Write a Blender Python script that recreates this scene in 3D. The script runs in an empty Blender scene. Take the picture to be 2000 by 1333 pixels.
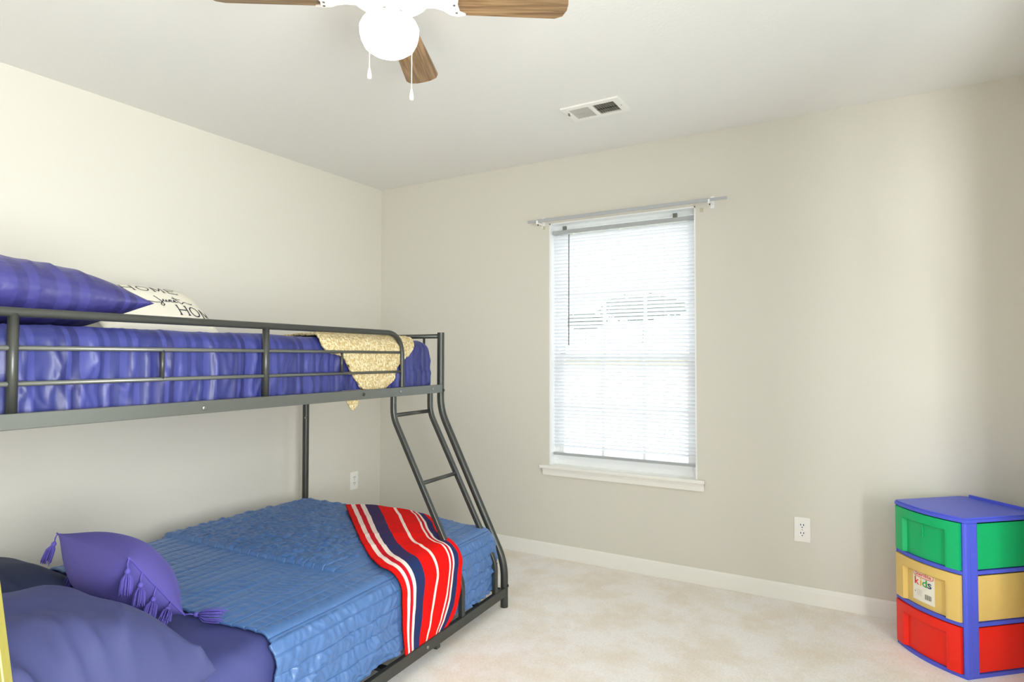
import bpy, bmesh, math, random
from mathutils import Vector, Matrix, noise
S = bpy.context.scene
COL = S.collection
PI = math.pi
random.seed(7)

# ------------------------------------------------------------------ camera
cd = bpy.data.cameras.new('camera'); cam = bpy.data.objects.new('camera', cd); COL.objects.link(cam)
F, YAW, PIT, ROLL = 1210.703, 2.1026, 0.0264, 0.0008
cd.sensor_width = 36.0; cd.lens = F * 36.0 / 2000.0
fw = Vector((math.cos(YAW) * math.cos(PIT), math.sin(YAW) * math.cos(PIT), math.sin(PIT)))
rt = Vector((math.sin(YAW), -math.cos(YAW), 0)); up = rt.cross(fw)
r2 = rt * math.cos(ROLL) + up * math.sin(ROLL); u2 = -rt * math.sin(ROLL) + up * math.cos(ROLL)
m = Matrix((r2, u2, -fw)).transposed().to_4x4(); m.translation = Vector((3.1182, -3.4117, 1.2159))
cam.matrix_world = m; cd.clip_start = 0.02
S.camera = cam

# ------------------------------------------------------------------ world, lamps, exposure
S.view_settings.view_transform = 'Standard'; S.view_settings.look = 'None'
S.view_settings.gamma = 1.0; S.view_settings.use_curve_mapping = False
S.view_settings.exposure = 0.42
S.cycles.use_denoising = True
S.cycles.max_bounces = 12; S.cycles.diffuse_bounces = 8; S.cycles.transparent_max_bounces = 16
S.cycles.sample_clamp_indirect = 8.0
w = bpy.data.worlds.new('sky'); S.world = w; w.use_nodes = True
bg = w.node_tree.nodes['Background']; bg.inputs[0].default_value = (0.86, 0.93, 1.0, 1); bg.inputs[1].default_value = 2.3

def area(name, loc, direction, sx, sy, power, color):
    d = bpy.data.lights.new(name, 'AREA'); d.shape = 'RECTANGLE'; d.size = sx; d.size_y = sy
    d.energy = power; d.color = color
    o = bpy.data.objects.new(name, d); COL.objects.link(o); o.location = loc
    o.rotation_euler = Vector(direction).to_track_quat('-Z', 'Y').to_euler()
    return o
sd = bpy.data.lights.new('sun', 'SUN'); sd.energy = 9.0; sd.angle = 0.01; sd.color = (1.0, 0.97, 0.92)
sun = bpy.data.objects.new('sun', sd); COL.objects.link(sun); sun.rotation_euler = Vector((0.3, 0.8, -0.75)).to_track_quat('-Z', 'Y').to_euler()
area('added_side_fill', (4.15, -1.25, 1.20), (-1, 0, 0), 0.86, 1.75, 4, (0.98, 0.99, 1.0))  # weak fill lamp added outside the invented near side window
area('added_far_side_fill', (4.35, -3.40, 1.20), (-1, 0.12, 0), 1.5, 1.7, 200, (1.0, 0.99, 0.985))  # added fill lamp, main room light, outside an invented far side window

# ------------------------------------------------------------------ materials
def srgb(r, g, b):
    f = lambda c: (c / 255 / 12.92) if c / 255 <= 0.04045 else ((c / 255 + 0.055) / 1.055) ** 2.4
    return (f(r), f(g), f(b), 1.0)

def mat(name, col, rough=0.5, metal=0.0, spec=0.5, bump=None, emit=None, sheen=0.0, trans=0.0, var=None):
    """bump=(scale, strength, distance, detail); var=(scale, colour2, contrast)"""
    m = bpy.data.materials.new(name); m.use_nodes = True
    nt = m.node_tree; b = nt.nodes['Principled BSDF']
    b.inputs['Base Color'].default_value = col; b.inputs['Roughness'].default_value = rough
    b.inputs['Metallic'].default_value = metal; b.inputs['Specular IOR Level'].default_value = spec
    if sheen:
        b.inputs['Sheen Weight'].default_value = sheen; b.inputs['Sheen Roughness'].default_value = 0.4; b.inputs['Sheen Tint'].default_value = tuple(min(1, c * 1.6 + .05) for c in col[:3]) + (1,)
    if emit:
        b.inputs['Emission Color'].default_value = emit[0]; b.inputs['Emission Strength'].default_value = emit[1]
    tc = nt.nodes.new('ShaderNodeTexCoord')
    if var:
        n = nt.nodes.new('ShaderNodeTexNoise'); n.inputs['Scale'].default_value = var[0]; n.inputs['Detail'].default_value = 4
        rp = nt.nodes.new('ShaderNodeValToRGB'); h = var[2]
        rp.color_ramp.elements[0].position = 0.5 - h; rp.color_ramp.elements[1].position = 0.5 + h
        rp.color_ramp.elements[0].color = col; rp.color_ramp.elements[1].color = var[1]
        nt.links.new(tc.outputs['Object'], n.inputs['Vector']); nt.links.new(n.outputs['Fac'], rp.inputs['Fac'])
        nt.links.new(rp.outputs['Color'], b.inputs['Base Color'])
    if bump:
        n = nt.nodes.new('ShaderNodeTexNoise'); n.inputs['Scale'].default_value = bump[0]; n.inputs['Detail'].default_value = bump[3]
        bp = nt.nodes.new('ShaderNodeBump'); bp.inputs['Strength'].default_value = bump[1]; bp.inputs['Distance'].default_value = bump[2]
        nt.links.new(tc.outputs['Object'], n.inputs['Vector']); nt.links.new(n.outputs['Fac'], bp.inputs['Height'])
        nt.links.new(bp.outputs['Normal'], b.inputs['Normal'])
    return m

M = {}
M['wall'] = mat('wall_paint', srgb(214, 211, 201), 0.75, spec=0.3, bump=(140, 0.08, 0.002, 3))
M['ceil'] = mat('ceiling_paint', srgb(232, 232, 229), 0.85, spec=0.2, bump=(70, 0.25, 0.003, 4))
M['trim'] = mat('trim_paint', srgb(235, 234, 228), 0.4, spec=0.4)
M['white'] = mat('white_plastic', srgb(238, 237, 232), 0.35)
M['vinyl'] = mat('white_vinyl', srgb(240, 241, 242), 0.4)
M['rodw'] = mat('rod_white', srgb(172, 175, 178), 0.35)
M['dark'] = mat('dark_slot', srgb(35, 34, 32), 0.6)
M['ventgap'] = mat('duct_dark', srgb(120, 118, 110), 0.7)
M['steel'] = mat('bed_steel', srgb(68, 70, 66), 0.36, metal=0.5, spec=0.6)
M['rail'] = mat('bed_steel_lit', srgb(104, 107, 102), 0.33, metal=0.5, spec=0.6)  # same bed steel, lightened to hold the window's reflection in its colour
M['bolt'] = mat('bolt_steel', srgb(150, 150, 150), 0.3, metal=0.9)
M['blue'] = mat('blue_plastic', srgb(80, 94, 215), 0.38, spec=0.45)
M['green'] = mat('green_plastic', srgb(0, 180, 108), 0.38, spec=0.45)
M['yellow'] = mat('yellow_plastic', srgb(226, 193, 112), 0.38, spec=0.45)
M['red'] = mat('red_plastic', srgb(240, 32, 8), 0.38, spec=0.45)
M['violet'] = mat('violet_cotton', srgb(56, 61, 106), 0.75, sheen=0.25, bump=(900, 0.15, 0.001, 2))
M['cushion'] = mat('purple_cotton', srgb(82, 75, 150), 0.8, sheen=0.3, bump=(700, 0.2, 0.001, 2))
M['sheetlow'] = mat('violet_sheet', srgb(62, 67, 122), 0.6, sheen=0.2, bump=(900, 0.1, 0.001, 2))
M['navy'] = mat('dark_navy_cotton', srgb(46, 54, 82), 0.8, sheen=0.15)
M['tassel'] = mat('purple_yarn', srgb(84, 74, 160), 0.8, sheen=0.4)
M['sherpa'] = mat('tan_sherpa', srgb(205, 180, 125), 0.95, sheen=0.3, bump=(130, 1.0, 0.02, 3),
                  var=(90, srgb(240, 226, 186), 0.07))
M['canvas'] = mat('cream_canvas', srgb(232, 228, 214), 0.9, bump=(600, 0.3, 0.001, 2))
M['ink'] = mat('grey_ink', srgb(62, 62, 70), 0.9)
M['globe'] = mat('frosted_globe', srgb(250, 248, 240), 0.5, emit=((1.0, 0.95, 0.86, 1), 9.0))
M['brownhole'] = mat('cover_paint', srgb(196, 190, 170), 0.6)
M['rulery'] = mat('yellow_wood_paint', srgb(140, 133, 62), 0.45)
M['rulerl'] = mat('highlight_yellow', srgb(190, 186, 140), 0.45)  # paler tone for the highlight painted on the stick
M['paper'] = mat('label_paper', srgb(240, 236, 222), 0.5)
M['lred'] = mat('label_red', srgb(225, 40, 30), 0.5)
M['lyel'] = mat('label_yellow', srgb(235, 190, 40), 0.5)
M['lgrn'] = mat('label_green', srgb(40, 165, 60), 0.5)
M['lnavy'] = mat('label_navy', srgb(35, 80, 100), 0.5)
M['lgrey'] = mat('label_grey', srgb(110, 112, 105), 0.5)
M['grass'] = mat('lawn_grass', srgb(172, 176, 160), 0.9, bump=(30, 0.6, 0.05, 4))
M['leaf'] = mat('leaf_green', srgb(48, 70, 40), 0.8)
M['bark'] = mat('bark', srgb(95, 80, 65), 0.9)
M['siding'] = mat('house_siding', srgb(200, 188, 168), 0.8)
M['shingle'] = mat('roof_shingle', srgb(190, 186, 180), 0.9)

def carpet():
    m = mat('carpet_pile', srgb(212, 200, 184), 0.95, spec=0.1)
    nt = m.node_tree; b = nt.nodes['Principled BSDF']; tc = nt.nodes['Texture Coordinate']
    b.inputs['Sheen Weight'].default_value = 0.3
    def noi(s, d, r=0.5):
        n = nt.nodes.new('ShaderNodeTexNoise'); n.inputs['Scale'].default_value = s; n.inputs['Detail'].default_value = d
        n.inputs['Roughness'].default_value = r; nt.links.new(tc.outputs['Object'], n.inputs['Vector']); return n
    n1 = noi(4.2, 7, 0.68); n2 = noi(110, 4, 0.7); n3 = noi(420, 3, 0.6)
    r1 = nt.nodes.new('ShaderNodeValToRGB'); e = r1.color_ramp.elements
    e[0].position = 0.38; e[0].color = srgb(246, 235, 220); e[1].position = 0.58; e[1].color = srgb(254, 250, 246)
    nt.links.new(n1.outputs['Fac'], r1.inputs['Fac'])
    r2 = nt.nodes.new('ShaderNodeValToRGB'); e = r2.color_ramp.elements
    e[0].position = 0.36; e[0].color = (0.86, 0.845, 0.83, 1); e[1].position = 0.6; e[1].color = (1, 1, 1, 1)
    nt.links.new(n2.outputs['Fac'], r2.inputs['Fac'])
    mx = nt.nodes.new('ShaderNodeMix'); mx.data_type = 'RGBA'; mx.blend_type = 'MULTIPLY'; mx.inputs['Factor'].default_value = 0.75
    nt.links.new(r1.outputs['Color'], mx.inputs['A']); nt.links.new(r2.outputs['Color'], mx.inputs['B'])
    nt.links.new(mx.outputs['Result'], b.inputs['Base Color'])
    ad = nt.nodes.new('ShaderNodeMath'); ad.operation = 'ADD'
    nt.links.new(n2.outputs['Fac'], ad.inputs[0]); nt.links.new(n3.outputs['Fac'], ad.inputs[1])
    bp = nt.nodes.new('ShaderNodeBump'); bp.inputs['Strength'].default_value = 0.6; bp.inputs['Distance'].default_value = 0.006
    nt.links.new(ad.outputs[0], bp.inputs['Height']); nt.links.new(bp.outputs['Normal'], b.inputs['Normal'])
    return m
M['carpet'] = carpet()

def uvband(name, stops, axis, rough, sheen, period=None, bump=None, spec=0.4):
    """colour bands along one UV axis: stops = [(pos, colour)...], constant interpolation; period repeats it."""
    m = mat(name, stops[0][1], rough, sheen=sheen, bump=bump, spec=spec); nt = m.node_tree; b = nt.nodes['Principled BSDF']
    tc = nt.nodes['Texture Coordinate']; sp = nt.nodes.new('ShaderNodeSeparateXYZ'); nt.links.new(tc.outputs['UV'], sp.inputs[0])
    src = sp.outputs[axis]
    if period:
        d = nt.nodes.new('ShaderNodeMath'); d.operation = 'DIVIDE'; d.inputs[1].default_value = period; nt.links.new(src, d.inputs[0])
        f = nt.nodes.new('ShaderNodeMath'); f.operation = 'FRACT'; nt.links.new(d.outputs[0], f.inputs[0]); src = f.outputs[0]
    rp = nt.nodes.new('ShaderNodeValToRGB'); cr = rp.color_ramp; cr.interpolation = 'CONSTANT'
    while len(cr.elements) < len(stops): cr.elements.new(0.5)
    for e, (p, c) in zip(cr.elements, stops): e.position = p
    for e, (p, c) in zip(cr.elements, stops): e.color = c
    nt.links.new(src, rp.inputs['Fac']); nt.links.new(rp.outputs['Color'], b.inputs['Base Color'])
    return m, rp
R_, Wt, Nv = srgb(232, 18, 14), srgb(248, 232, 222), srgb(34, 52, 98)
DR = srgb(205, 20, 40)
M['towel'], _ = uvband('striped_towel_cloth', [(0, R_), (.07, Wt), (.11, DR), (.155, Wt), (.195, Nv), (.31, R_), (.475, Wt), (.51, R_),
    (.70, Wt), (.73, DR), (.765, Wt), (.795, Nv), (.89, R_)], 0, 0.95, 0.08, bump=(500, 0.5, 0.003, 2), spec=0.15)
a1, b1, c1 = srgb(44, 49, 108), srgb(56, 61, 126), srgb(37, 41, 96)
M['satin'], _ = uvband('striped_satin_sheet', [(0, a1), (.10, b1), (.16, a1), (.22, b1), (.40, c1), (.48, b1), (.53, c1), (.60, a1), (.80, b1), (.86, a1), (.92, b1)],
    0, 0.44, 0.2, period=0.27, bump=(14, 0.15, 0.02, 3), spec=0.45)
a1, b1, c1 = srgb(50, 47, 106), srgb(58, 56, 120), srgb(44, 41, 94)
M['satinpillow'], _ = uvband('striped_satin_pillow', [(0, a1), (.10, b1), (.16, a1), (.22, b1), (.40, c1), (.48, b1), (.53, c1), (.60, a1), (.80, b1), (.86, a1), (.92, b1)],
    0, 0.42, 0.2, period=0.27, bump=(9, 0.55, 0.03, 3), spec=0.5)
M['quilt'] = mat('quilt_sateen', srgb(72, 108, 160), 0.38, sheen=0.45, spec=0.6)
def quilt_lines():
    nt = M['quilt'].node_tree; b = nt.nodes['Principled BSDF']; tc = nt.nodes['Texture Coordinate']
    sp = nt.nodes.new('ShaderNodeSeparateXYZ'); nt.links.new(tc.outputs['UV'], sp.inputs[0])
    def mth(op, a, v=None):
        n = nt.nodes.new('ShaderNodeMath'); n.operation = op; nt.links.new(a, n.inputs[0])
        if v is not None: n.inputs[1].default_value = v
        return n.outputs[0]
    d = mth('ABSOLUTE', mth('SUBTRACT', mth('FRACT', mth('DIVIDE', sp.outputs[1], .052)), .5))
    mr = nt.nodes.new('ShaderNodeMapRange'); mr.interpolation_type = 'SMOOTHSTEP'; nt.links.new(d, mr.inputs[0])
    mr.inputs[1].default_value = .42; mr.inputs[2].default_value = .5; mr.inputs[3].default_value = 1; mr.inputs[4].default_value = 0
    bp = nt.nodes.new('ShaderNodeBump'); bp.inputs['Strength'].default_value = 0.6; bp.inputs['Distance'].default_value = 0.005
    nt.links.new(mr.outputs[0], bp.inputs['Height'])
    n = nt.nodes.new('ShaderNodeTexNoise'); n.inputs['Scale'].default_value = 38; n.inputs['Detail'].default_value = 4
    mp = nt.nodes.new('ShaderNodeMapping'); mp.inputs['Scale'].default_value = (1, .45, .45); nt.links.new(tc.outputs['Object'], mp.inputs[0]); nt.links.new(mp.outputs[0], n.inputs['Vector'])
    b2 = nt.nodes.new('ShaderNodeBump'); b2.inputs['Strength'].default_value = 0.35; b2.inputs['Distance'].default_value = 0.006
    nt.links.new(n.outputs['Fac'], b2.inputs['Height']); nt.links.new(bp.outputs['Normal'], b2.inputs['Normal']); nt.links.new(b2.outputs['Normal'], b.inputs['Normal'])
quilt_lines()

def wood():
    m = mat('oak_blade', srgb(178, 140, 98), 0.4); nt = m.node_tree; b = nt.nodes['Principled BSDF']; tc = nt.nodes['Texture Coordinate']
    mp = nt.nodes.new('ShaderNodeMapping'); mp.inputs['Scale'].default_value = (3, 60, 1)
    n = nt.nodes.new('ShaderNodeTexNoise'); n.inputs['Scale'].default_value = 1.6; n.inputs['Detail'].default_value = 6; n.inputs['Distortion'].default_value = 0.6
    rp = nt.nodes.new('ShaderNodeValToRGB'); e = rp.color_ramp.elements
    e[0].position = .35; e[0].color = srgb(112, 86, 58); e[1].position = .65; e[1].color = srgb(160, 130, 94)
    nt.links.new(tc.outputs['UV'], mp.inputs['Vector']); nt.links.new(mp.outputs[0], n.inputs['Vector'])
    nt.links.new(n.outputs['Fac'], rp.inputs['Fac']); nt.links.new(rp.outputs['Color'], b.inputs['Base Color'])
    return m
M['wood'] = wood()

def glassmat():
    m = bpy.data.materials.new('window_glass'); m.use_nodes = True; nt = m.node_tree; nt.nodes.clear()
    o = nt.nodes.new('ShaderNodeOutputMaterial'); t = nt.nodes.new('ShaderNodeBsdfTransparent'); g = nt.nodes.new('ShaderNodeBsdfGlossy')
    t.inputs[0].default_value = (0.97, 0.985, 0.98, 1); g.inputs['Roughness'].default_value = 0.02
    mx = nt.nodes.new('ShaderNodeMixShader'); mx.inputs[0].default_value = 0.05
    nt.links.new(t.outputs[0], mx.inputs[1]); nt.links.new(g.outputs[0], mx.inputs[2]); nt.links.new(mx.outputs[0], o.inputs[0])
    return m
M['glass'] = glassmat()

def slatmat():
    m = bpy.data.materials.new('slat_white'); m.use_nodes = True; nt = m.node_tree; nt.nodes.clear()
    o = nt.nodes.new('ShaderNodeOutputMaterial'); d = nt.nodes.new('ShaderNodeBsdfDiffuse'); t = nt.nodes.new('ShaderNodeBsdfTranslucent')
    d.inputs[0].default_value = srgb(240, 241, 244); t.inputs[0].default_value = srgb(236, 238, 244)
    mx = nt.nodes.new('ShaderNodeMixShader'); mx.inputs[0].default_value = 0.34
    nt.links.new(d.outputs[0], mx.inputs[1]); nt.links.new(t.outputs[0], mx.inputs[2]); nt.links.new(mx.outputs[0], o.inputs[0])
    return m
M['slat'] = slatmat()

# ------------------------------------------------------------------ helpers
def thing(name, label, cat, loc=(0, 0, 0), group=None):
    o = bpy.data.objects.new(name, None); COL.objects.link(o); o.location = loc; o.empty_display_size = 0.05
    o['label'] = label; o['category'] = cat
    if group: o['group'] = group
    return o
def tag(o, label, cat, group=None):
    o['label'] = label; o['category'] = cat
    if group: o['group'] = group
    return o
def root_of(p):
    v = Vector((0, 0, 0))
    while p is not None: v += p.location; p = p.parent
    return v
def link(name, bm, material, parent=None, smooth=False, origin=None):
    """bm is in world coordinates; the object sits at `origin` (or its parent's place)."""
    me = bpy.data.meshes.new(name)
    base = root_of(parent) if parent is not None else Vector(origin or (0, 0, 0))
    bmesh.ops.translate(bm, verts=bm.verts, vec=-base)
    bm.normal_update(); bm.to_mesh(me); bm.free()
    ms = material if isinstance(material, (list, tuple)) else [material]
    for x in ms: me.materials.append(x)
    if smooth:
        for p in me.polygons: p.use_smooth = True
        if smooth == 'auto': me.set_sharp_from_angle(angle=math.radians(35))
    o = bpy.data.objects.new(name, me); COL.objects.link(o)
    if parent is not None: o.parent = parent
    else: o.location = base
    return o
def struct(name, bm, material, smooth=False):
    o = link(name, bm, material, None, smooth); o['kind'] = 'structure'; return o
def box(bm, lo, hi, R=None, c=None, bevel=0.0, seg=2):
    lo = Vector(lo); hi = Vector(hi); ce = (lo + hi) / 2; s = hi - lo
    r = bmesh.ops.create_cube(bm, size=1.0); vs = r['verts']
    for v in vs: v.co = Vector((v.co.x * s.x, v.co.y * s.y, v.co.z * s.z)) + ce
    if bevel > 0:
        es = list({e for v in vs for e in v.link_edges})
        b = bmesh.ops.bevel(bm, geom=es, offset=bevel, segments=seg, affect='EDGES', profile=0.5)
        vs = list({v for v in b['verts']} | {v for v in vs if v.is_valid})
    if R is not None:
        for v in vs: v.co = R @ v.co
    return vs
def tube(bm, pts, r, n=12, flat=None, cap=True):
    """sweep a circle (radius r) or a rectangle (flat=(w,h,side)) along pts."""
    pts = [Vector(p) for p in pts]; rings = []
    prev = None
    for i, p in enumerate(pts):
        a = pts[max(i - 1, 0)]; b = pts[min(i + 1, len(pts) - 1)]; t = (b - a).normalized()
        if prev is None:
            ref = Vector(flat[2]) if flat else (Vector((0, 0, 1)) if abs(t.z) < .9 else Vector((1, 0, 0)))
        else: ref = prev
        x = (ref - t * ref.dot(t)).normalized(); y = t.cross(x); prev = x
        # keep the width through mitred bends
        ring = []
        rr = r[i] if isinstance(r, (list, tuple)) else r
        if flat:
            hw, hh = flat[0] / 2, flat[1] / 2; k = min(hw, hh) * 0.25
            for (sx, sy) in ((hw, hh - k), (hw - k, hh), (-hw + k, hh), (-hw, hh - k), (-hw, -hh + k), (-hw + k, -hh), (hw - k, -hh), (hw, -hh + k)):
                ring.append(bm.verts.new(p + x * sx + y * sy))
        else:
            for k in range(n):
                an = 2 * PI * k / n; ring.append(bm.verts.new(p + x * math.cos(an) * rr + y * math.sin(an) * rr))
        rings.append(ring)
    n = len(rings[0])
    for i in range(len(rings) - 1):
        for k in range(n): bm.faces.new((rings[i][k], rings[i][(k + 1) % n], rings[i + 1][(k + 1) % n], rings[i + 1][k]))
    if cap:
        bm.faces.new(list(reversed(rings[0]))); bm.faces.new(rings[-1])
def lathe(bm, prof, c, n=32, axis=None):
    """prof = [(radius, z)...] about a vertical axis through c."""
    c = Vector(c); rings = []
    for (r, z) in prof:
        if r < 1e-5: rings.append([bm.verts.new(c + Vector((0, 0, z)))])
        else: rings.append([bm.verts.new(c + Vector((r * math.cos(2 * PI * k / n), r * math.sin(2 * PI * k / n), z))) for k in range(n)])
    for a, b in zip(rings, rings[1:]):
        for k in range(n):
            k2 = (k + 1) % n
            if len(a) == 1 and len(b) == 1: continue
            if len(a) == 1: bm.faces.new((a[0], b[k2], b[k]))
            elif len(b) == 1: bm.faces.new((a[k], a[k2], b[0]))
            else: bm.faces.new((a[k], a[k2], b[k2], b[k]))
def arc_pts(P):
    return [Vector(p) for p in P]
def fillet(pts, r, n=6):
    """round the corners of a polyline."""
    pts = [Vector(p) for p in pts]; out = [pts[0]]
    for a, b, c in zip(pts, pts[1:], pts[2:]):
        d1 = (a - b); d2 = (c - b); k = min(r, d1.length * .45, d2.length * .45)
        p1 = b + d1.normalized() * k; p2 = b + d2.normalized() * k
        for i in range(n + 1):
            t = i / n; out.append((1 - t) ** 2 * p1 + 2 * t * (1 - t) * b + t * t * p2)
    out.append(pts[-1]); return out
def grid(name, nu, nv, fn, material, parent=None, origin=None, thick=0.0, smooth=True):
    """fn(s,t) -> (Vector, (uvx, uvy)); s,t in 0..1"""
    bm = bmesh.new(); uvl = bm.loops.layers.uv.new('UVMap'); V = []; U = []
    for i in range(nu + 1):
        row = []; ur = []
        for j in range(nv + 1):
            p, uv = fn(i / nu, j / nv); row.append(bm.verts.new(p)); ur.append(uv)
        V.append(row); U.append(ur)
    for i in range(nu):
        for j in range(nv):
            idx = ((i, j), (i + 1, j), (i + 1, j + 1), (i, j + 1))
            f = bm.faces.new([V[a][b] for a, b in idx])
            for l, (a, b) in zip(f.loops, idx): l[uvl].uv = U[a][b]
    o = link(name, bm, material, parent, smooth, origin)
    if thick:
        md = o.modifiers.new('thickness', 'SOLIDIFY'); md.thickness = thick; md.offset = 0
    return o
def N(x, y=0, z=0): return noise.noise(Vector((x, y, z)))
def FN(x, y=0, z=0, o=4): return noise.fractal(Vector((x, y, z)), 0.9, 2.1, o)
def RN(x, y=0, z=0, o=3): return 1 - abs(noise.noise(Vector((x, y, z)))) * 2

# bed frame coordinates: U along the bed from its foot to its head, V across it to the wall
AL = 0.0474817; LX, LY = 1.538, -0.798
UU = Vector((math.sin(AL), -math.cos(AL), 0)); VV = Vector((-math.cos(AL), -math.sin(AL), 0)); ZZ = Vector((0, 0, 1))
def B(u, v, z): return Vector((LX, LY, 0)) + UU * u + VV * v + ZZ * z
def bbox(bm, lo, hi, bevel=0.0, seg=2):
    vs = box(bm, lo, hi, bevel=bevel, seg=seg)
    for v in vs: v.co = B(*v.co)
    # (u, v, z) is left-handed
    bmesh.ops.reverse_faces(bm, faces=list({f for v in vs for f in v.link_faces}))

# ------------------------------------------------------------------ room shell
RX, RY, H = 3.69, -4.15, 2.44
X1, X2, Z1, Z2 = 1.3783, 2.2733, 0.5574, 2.0447      # window opening
bm = bmesh.new(); box(bm, (-.15, RY - .15, -.12), (RX + .15, .15, 0)); struct('floor', bm, M['carpet'])
bm = bmesh.new(); box(bm, (-.15, RY - .15, H), (RX + .15, .15, H + .12)); struct('ceiling', bm, M['ceil'])
bm = bmesh.new(); box(bm, (-.12, RY, 0), (0, 0, H)); struct('wall_left', bm, M['wall'])
T = 0.13
bm = bmesh.new()
box(bm, (-.12, 0, 0), (X1, T, H)); box(bm, (X2, 0, 0), (RX + .12, T, H)); box(bm, (X1, 0, 0), (X2, T, Z1 - .02)); box(bm, (X1, 0, Z2), (X2, T, H))
struct('wall_window', bm, M['wall'])
SY1, SY2, SZ1, SZ2 = -1.75, -0.85, 0.30, 2.10
QY1, QY2, QZ1, QZ2 = -3.95, -2.75, 0.45, 2.05
bm = bmesh.new()
box(bm, (RX, RY, 0), (RX + .13, QY1, H)); box(bm, (RX, QY2, 0), (RX + .13, SY1, H)); box(bm, (RX, SY2, 0), (RX + .13, 0, H))
for a, b, c, d in ((SY1, SY2, SZ1, SZ2), (QY1, QY2, QZ1, QZ2)): box(bm, (RX, a, 0), (RX + .13, b, c)); box(bm, (RX, a, d), (RX + .13, b, H))
struct('wall_right', bm, M['wall'])
bm = bmesh.new(); box(bm, (-.12, RY - .13, 0), (RX + .13, RY, H)); struct('wall_rear', bm, M['wall'])

def baseboard(name, p0, p1, nrm):
    prof = [(0, 0), (.012, 0), (.012, .062), (.0105, .068), (.0105, .072), (.006, .078), (.003, .0815), (0, .0815)]
    bm = bmesh.new(); n = Vector(nrm); A = [bm.verts.new(Vector(p0) + n * a + ZZ * b) for a, b in prof]; Bv = [bm.verts.new(Vector(p1) + n * a + ZZ * b) for a, b in prof]
    for i in range(len(prof) - 1): bm.faces.new((A[i], A[i + 1], Bv[i + 1], Bv[i]))
    bm.faces.new(A); bm.faces.new(list(reversed(Bv)))
    bmesh.ops.recalc_face_normals(bm, faces=bm.faces); struct(name, bm, M['trim'])
baseboard('baseboard_window', (0, 0, 0), (RX, 0, 0), (0, -1, 0))
baseboard('baseboard_left', (0, RY, 0), (0, -.012, 0), (1, 0, 0))
baseboard('baseboard_right', (RX, RY, 0), (RX, -.012, 0), (-1, 0, 0))

# window: jamb liner, sashes, glass
def window(name, M2W, w, h, muntins=True):
    """local x across, y outward, z up; M2W maps to world."""
    root = bpy.data.objects.new(name, None); COL.objects.link(root); root['kind'] = 'structure'
    def lb(bm, lo, hi, bevel=0): 
        for v in box(bm, lo, hi, bevel=bevel): v.co = M2W @ v.co
    def fin(n, bm, mt, par): bmesh.ops.recalc_face_normals(bm, faces=bm.faces); return link(n, bm, mt, par)
    bm = bmesh.new(); t = .008
    lb(bm, (0, .0, 0), (t, .125, h)); lb(bm, (w - t, .0, 0), (w, .125, h)); lb(bm, (0, .0, h - t), (w, .125, h)); 
    fin('window_jamb', bm, M['vinyl'], root)
    f = .03; bm = bmesh.new(); y0, y1 = .065, .125
    lb(bm, (t, y0, 0), (f, y1, h - t)); lb(bm, (w - f, y0, 0), (w - t, y1, h - t)); lb(bm, (f, y0, h - f), (w - f, y1, h - t)); lb(bm, (f, y0, 0), (w - f, y1, f))
    fin('window_frame', bm, M['vinyl'], root)
    mid = h * 0.445
    for (a, b, ya, yb) in ((f, mid + .02, .07, .095), (mid - .02, h - f, .097, .12)):
        r = .036; bm = bmesh.new()
        lb(bm, (f, ya, a), (f + r, yb, b)); lb(bm, (w - f - r, ya, a), (w - f, yb, b)); lb(bm, (f + r, ya, a), (w - f - r, yb, a + r)); lb(bm, (f + r, ya, b - r), (w - f - r, yb, b))
        s = fin('window_sash', bm, M['vinyl'], root)
        ym = (ya + yb) / 2; bm = bmesh.new(); lb(bm, (f + r - .003, ym - .002, a + r - .003), (w - f - r + .003, ym + .002, b - r + .003)); fin('window_glass', bm, M['glass'], s)
        if muntins:
            bm = bmesh.new()
            for k in (1, 2):
                x = f + r + (w - 2 * f - 2 * r) * k / 3; lb(bm, (x - .009, ym - .005, a + r), (x + .009, ym + .005, b - r))
            z = (a + b) / 2; lb(bm, (f + r, ym - .004, z - .009), (w - f - r, ym + .004, z + .009))
            fin('muntin', bm, M['vinyl'], s)
    return root
window('window_1', Matrix.Translation((X1, 0, Z1)), X2 - X1, Z2 - Z1)
window('added_window_2', Matrix.Translation((RX, SY2, SZ1)) @ Matrix.Rotation(-PI / 2, 4, 'Z'), SY2 - SY1, SZ2 - SZ1)  # unseen window, added to let the side fill lamp in
window('added_window_3', Matrix.Translation((RX, QY2, QZ1)) @ Matrix.Rotation(-PI / 2, 4, 'Z'), QY2 - QY1, QZ2 - QZ1)  # unseen window, added so the main fill lamp can shine through
bm = bmesh.new(); box(bm, (X1 + .001, -.002, Z1 - .02), (X2 - .001, .066, Z1), bevel=.002); box(bm, (1.322, -.034, Z1 - .02), (2.318, .0, Z1 + .0), bevel=.004)
struct('trim_1', bm, M['trim'])
bm = bmesh.new(); box(bm, (1.337, -.016, Z1 - .062), (2.312, 0, Z1 - .02), bevel=.003); box(bm, (1.337, -.021, Z1 - .034), (2.312, 0, Z1 - .02), bevel=.003)
struct('trim_2', bm, M['trim'])

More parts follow.
